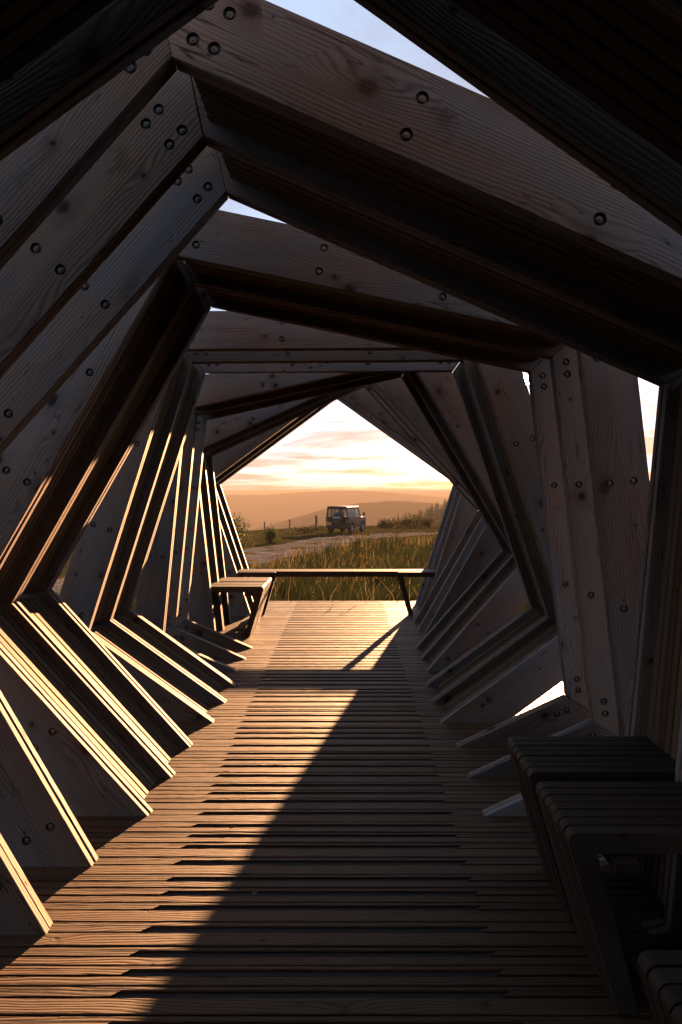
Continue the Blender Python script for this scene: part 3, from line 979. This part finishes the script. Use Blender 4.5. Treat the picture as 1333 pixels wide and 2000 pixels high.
def build_grass():
    X, Y = [], []
    def scatter(n, y0, y1, spread, keep=0.5):
        y = y0 + (y1-y0)*rng.random(n)**1.15
        x = rng.uniform(-1, 1, n)*(spread[0] + spread[1]*y)
        k = vnoise(x, y, 0.55, 1.7) + .6*vnoise(x, y, 2.4, .2) + rng.normal(0, .5, n) > keep - .6
        return x[k], y[k]
    out = []
    for n, y0, y1, sp, hm, wm in ((60000, 8.3, 15, (5, .15), .31, .0065), (42000, 15, 30, (6, .12), .30, .009), (38000, 28, 72, (5, .30), .15, .016)):
        x, y = scatter(n, y0, y1, sp)
        d = track_dist(x, y); k = d > 2.0 + rng.exponential(.25, len(x)); x, y = x[k], y[k]
        k = ~((np.abs(x-CX) < 1.75) & (y < 8.25)); x, y = x[k], y[k]
        n_ = len(x)
        patch = .5 + .5*vnoise(x, y, 2.2, 5.0)
        h = hm*(.45 + .8*rng.random(n_)) * (.7 + .6*patch)
        h *= np.where(track_dist(x, y) < 3.2, .55, 1)
        tone = np.clip(.25 + .45*rng.random(n_) + .35*(vnoise(x, y, 3.5, 9.0)), 0, 1)
        out.append(blades(x, y, h, wm*(.7+.6*rng.random(n_)), .25+.5*rng.random(n_), tone))
    # either side of the shelter
    x = rng.uniform(1.9, 9, 14000)*np.where(rng.random(14000) < .5, 1, -1) + CX; y = rng.uniform(-1, 8.6, 14000)
    k = track_dist(x, y) > 2.1; x, y = x[k], y[k]; n_ = len(x)
    out.append(blades(x, y, .30*(.4+.8*rng.random(n_)), np.full(n_, .009), .25+.5*rng.random(n_), np.clip(.3+.5*rng.random(n_), 0, 1)))
    V = []; F = []; T = []; o = 0
    for v, f, t in out: V.append(v); F.append(f+o); T.append(t); o += len(v)
    mat = leafy('grass_blades', (0.006, 0.0115, 0.0022), (0.024, 0.021, 0.0065), .45)
    o_ = link('moor_grass', tone_mesh('moor_grass', np.concatenate(V), np.concatenate(F), np.concatenate(T), mat))
    tag(o_, 'rough green and straw moorland grass beyond the deck', 'grass', kind='stuff')
    # taller rushes in clumps and pale flowering stems
    cx, cy = [], []
    while len(cx) < 230:
        y = 8.6 + 26*random.random()**1.5; x = random.uniform(-1, 1)*(3.2+.20*y)
        if track_dist(np.array([x]), np.array([y]))[0] > 2.5 and not (abs(x-CX) < 2 and y < 8.5): cx.append(x); cy.append(y)
    px, py, hh, ww, ln, tn = [], [], [], [], [], []
    for x, y in zip(cx, cy):
        n = random.randint(70, 130); r = random.uniform(.12, .30); H = random.uniform(.38, .66)
        a = rng.normal(0, r, (n, 2)); px.append(x+a[:, 0]); py.append(y+a[:, 1])
        hh.append(H*(.6+.5*rng.random(n))); ww.append(np.full(n, .005 + .00022*y)); ln.append(.12+.3*rng.random(n))
        tn.append(np.clip(rng.normal(.25, .18, n), 0, 1))
    mat2 = leafy('rush_stems', (0.006, 0.011, 0.003), (0.026, 0.022, 0.007), .4)
    v, f, t = blades(*(np.concatenate(q) for q in (px, py, hh, ww, ln, tn)))
    tag(link('rush_clumps', tone_mesh('rush_clumps', v, f, t, mat2)), 'dark green rushes standing in clumps among the grass', 'rushes', kind='stuff')
    n = 3000
    y = 8.8 + 27*rng.random(n)**1.3; x = rng.uniform(-1, 1, n)*(3.2+.22*y)
    k = (vnoise(x, y, 1.6, 3.1) > -.1) & (track_dist(x, y) > 2.0); x, y = x[k], y[k]; n = len(x)
    h = .42+.28*rng.random(n)
    v, f, t = blades(x, y, h, .0028+.00016*y, .25+.35*rng.random(n), .5+.5*rng.random(n), .2)
    tips = v.reshape(-1, 5, 3)[:, 4]
    # seed heads: small spindle at the tip
    s = .0045+.00016*y
    hv = np.zeros((n, 4, 3)); hv[:, 0] = tips + np.c_[s, 0*s, -.02+0*s]; hv[:, 1] = tips + np.c_[-s, 0*s, -.02+0*s]; hv[:, 2] = tips + np.c_[.02+0*s, 0*s, .05+s]; hv[:, 3] = tips + np.c_[0*s, s, -.03+0*s]
    b = np.arange(n)[:, None]*4
    hf = np.concatenate([b+np.array([[0, 1, 2]]), b+np.array([[1, 3, 2]]), b+np.array([[0, 2, 3]])])
    V = np.concatenate([v, hv.reshape(-1, 3)]); F = np.concatenate([f, hf+len(v)]); T = np.concatenate([t, np.full(n*4, .95)])
    mat3 = leafy('straw_stems', (0.05, 0.036, 0.013), (0.19, 0.14, 0.06), .5)
    tag(link('seed_stems', tone_mesh('seed_stems', V, F, T, mat3)), 'pale straw seed heads catching the low sun', 'grass', kind='stuff')
build_grass()

BARK = plain('bark', (0.06, 0.045, 0.03), .9, 0, .4, 15, .5)
def shrub(name, loc, rx, ry, rz, n, leaf, label, mat, cat='shrub', group=None, lobes=7):
    x, y = loc; z = float(ground_z(x, y))
    root = tag(empty(name, (x, y, z)), label, cat, group)
    st = MB(); C = []
    for k in range(lobes):
        a = random.uniform(0, 6.28); r = random.uniform(.1, .75)
        c = Vector((rx*r*math.cos(a), ry*r*math.sin(a), rz*random.uniform(.18, .85-.45*r))); C.append((c, random.uniform(.28, .48)))
        st.tube((c.x*.15, c.y*.15, -.05), tuple(c*.6), .02*rz+.006, .012*rz+.003, 6); st.tube(tuple(c*.6), tuple(c), .012*rz+.003, .004, 5)
        for q in range(3):
            d = Vector((random.gauss(0, .3)*rx, random.gauss(0, .3)*ry, random.uniform(.05, .3)*rz))
            st.tube(tuple(c*.8), tuple(c+d), .008*rz, .003, 4)
    st.build('stem', BARK, root)
    V = []; T = []
    for k in range(n):
        c, s = random.choice(C)
        d = np.array([random.gauss(0, 1) for _ in range(3)]); d /= np.linalg.norm(d); d *= random.random()**.4*s
        p = np.array([c.x + d[0]*rx*1.25, c.y + d[1]*ry*1.25, max(.02, c.z + d[2]*rz*1.05)])
        if random.random() < .06: p[2] += random.uniform(0, .22)*rz
        a = rng.normal(0, 1, 3); a /= np.linalg.norm(a); b = np.cross(a, rng.normal(0, 1, 3)); b /= np.linalg.norm(b)
        l = leaf*random.uniform(.6, 1.4)
        V += [p - b*l*.35, p + a*l, p + b*l*.35, p - a*l]; T += [random.random()]*4
    V = np.array(V); F = np.arange(len(V)).reshape(-1, 4)
    link('foliage', tone_mesh('foliage', V, F, T, mat), root)
    return root
LEAF = leafy('shrub_leaves', (0.012, 0.022, 0.006), (0.045, 0.056, 0.014), .45)
LEAF2 = leafy('bramble_leaves', (0.014, 0.018, 0.006), (0.045, 0.038, 0.013), .4)
shrub('willow_shrub', (-5.3, 31), 1.0, .9, 1.45, 3600, .055, 'tallest rounded green shrub beside the gravel track', LEAF, lobes=9)
shrub('willow_shrub', (-4.0, 35.5), .7, .6, .8, 1800, .05, 'small shrub with a spiky top beside the tallest green shrub', LEAF, lobes=6)
shrub('verge_shrub', (-3.0, 52), 1.5, .6, .62, 1500, .06, 'low dark mat of scrub on the verge between the car and the shrubs', LEAF2, lobes=8)
for k, (x, y, rx, rz) in enumerate(((3.6, 63, 1.1, .9), (5.0, 64, 1.3, 1.15), (6.4, 64.5, 1.3, 1.5), (8.0, 66, 1.3, 1.25), (9.6, 67, 1.3, 1.0))):
    shrub('gorse_bush', (x, y), rx, .8, rz, 1500, .075,
          ('low dark bush nearest the car in the scrub row beyond the track', 'second bush from the car in the scrub row beyond the track',
           'tallest bush in the middle of the scrub row beyond the track', 'fourth bush from the car in the scrub row beyond the track',
           'last bush of the scrub row, farthest from the car')[k], LEAF2, 'bush', 'scrub row beyond the track')
def sapling(loc, h):
    x, y = loc; z = float(ground_z(x, y))
    root = tag(empty('bare_sapling', (x, y, z)), 'thin twiggy bare sapling rising from the grass beside the track', 'sapling')
    mb = MB(); tw = MB()
    mb.tube((0, 0, -.05), (.05, 0, h), .02, .006, 6)
    for k in range(26):
        t = random.uniform(.15, .95); a = random.uniform(0, 6.28); l = h*.28*(1.1-t)
        p = Vector((.05*t, 0, h*t)); q = p + Vector((math.cos(a)*l*.7, math.sin(a)*l*.7, l))
        tw.tube(p, q, .008, .003, 4)
        for _ in range(3):
            r = p.lerp(q, random.uniform(.4, 1)); tw.tube(r, r+Vector((random.gauss(0, .08), random.gauss(0, .08), random.uniform(.05, .22))), .004, .002, 3)
    mb.build('trunk', BARK, root); tw.build('crown', BARK, root)
sapling((7.4, 49), 1.9)

# post-and-wire fence along the brow
def build_fence():
    fm = plain('fence_wood', (0.10, 0.075, 0.055), .85, 0, .3, 30)
    root = tag(empty('wire_fence', (-6, 74, float(ground_z(-6, 74)))), 'weathered post and wire fence on the brow left of the car', 'fence')
    inv = Matrix.Translation(-Vector(root.location))
    pts = []
    for k, x in enumerate((-15, -11.6, -8.7, -6.1, -3.3, -.6)):
        y = 73 + .1*x + random.uniform(-.4, .4); z = float(ground_z(x, y)); hgt = (1.0, .9, .95, 1.0, 1.25, .9)[k]
        mb = MB(); mb.tube((x, y, z-.3), (x+random.uniform(-.04, .04), y, z+hgt), .07 if k != 4 else .13, .065 if k != 4 else .12, 8)
        mb.build('post', fm, root, inv); pts.append((x, y, z))
    for hz in (.35, .65, .88):
        mb = MB()
        for a, b in zip(pts[:-1], pts[1:]): mb.tube((a[0], a[1], a[2]+hz), (b[0], b[1], b[2]+hz), .008, .008, 4)
        mb.build('wire', STEEL, root, inv)
build_fence()

def conifers():
    V = []; F = []; T = []; o = 0
    def tree(x, y, h):
        nonlocal o
        z = float(ground_z(x, y)) - .3; tiers = 8; r0 = h*random.uniform(.15, .21); tone = random.random()
        for k in range(tiers):
            t = k/tiers; zb = z + h*(.10 + .86*t); r = r0*(1-t)**.85*random.uniform(.8, 1.15); m = 7
            ph = random.uniform(0, 6)
            for q in range(m):
                a = ph + 2*math.pi*q/m + random.uniform(-.25, .25); rr = r*random.uniform(.65, 1.2)
                ca, sa = math.cos(a), math.sin(a); hw = .40*rr
                top = zb + h*.16
                V.extend([(x, y, top), (x + ca*rr - sa*hw, y + sa*rr + ca*hw, zb - .02*h), (x + ca*rr*1.1, y + sa*rr*1.1, zb + .03*h), (x + ca*rr + sa*hw, y + sa*rr - ca*hw, zb - .02*h)])
                F.append((o, o+1, o+2, o+3)); T.extend([tone]*4); o += 4
        V.extend([(x-.02*h, y, z), (x+.02*h, y, z), (x, y, z+h*1.03), (x, y+.02*h, z)]); F.append((o, o+1, o+2, o+3)); T.extend([tone]*4); o += 4
    for k in range(300):
        y = random.uniform(230, 400); f = random.random()**.8
        x = y*(.075 + .16*f) + random.uniform(-4, 4)
        u = x/y
        hh = (10.5 + 8.0*float(sstep(.085, .17, u)))*random.uniform(.65, 1.15)*(y/330)
        tree(x, y, hh)
    me = tone_mesh('conifer_wood', np.array(V), np.array(F), np.array(T), leafy('conifer_needles', (0.014, 0.026, 0.012), (0.035, 0.05, 0.02), .15))
    tag(link('conifer_wood', me), 'hazy conifer plantation on the slope right of the car', 'woodland', kind='stuff')
    # far skyline wood on the high ridge
conifers()

# ------------------------------------------------------------------ haze
def build_haze():
    mb = MB(); mb.box(-9000, 9000, -60, 9800, -140, 13)
    m = bpy.data.materials.new('haze_air'); m.use_nodes = True; N = m.node_tree.nodes; N.clear()
    v = N.new('ShaderNodeVolumePrincipled')
    v.inputs['Color'].default_value = (.24, .20, .17, 1)
    v.inputs['Density'].default_value = 0.0006
    v.inputs['Anisotropy'].default_value = 0.0
    o = N.new('ShaderNodeOutputMaterial'); m.node_tree.links.new(v.outputs[0], o.inputs['Volume'])
    h = mb.build('haze', m); tag(h, kind='stuff')
build_haze()
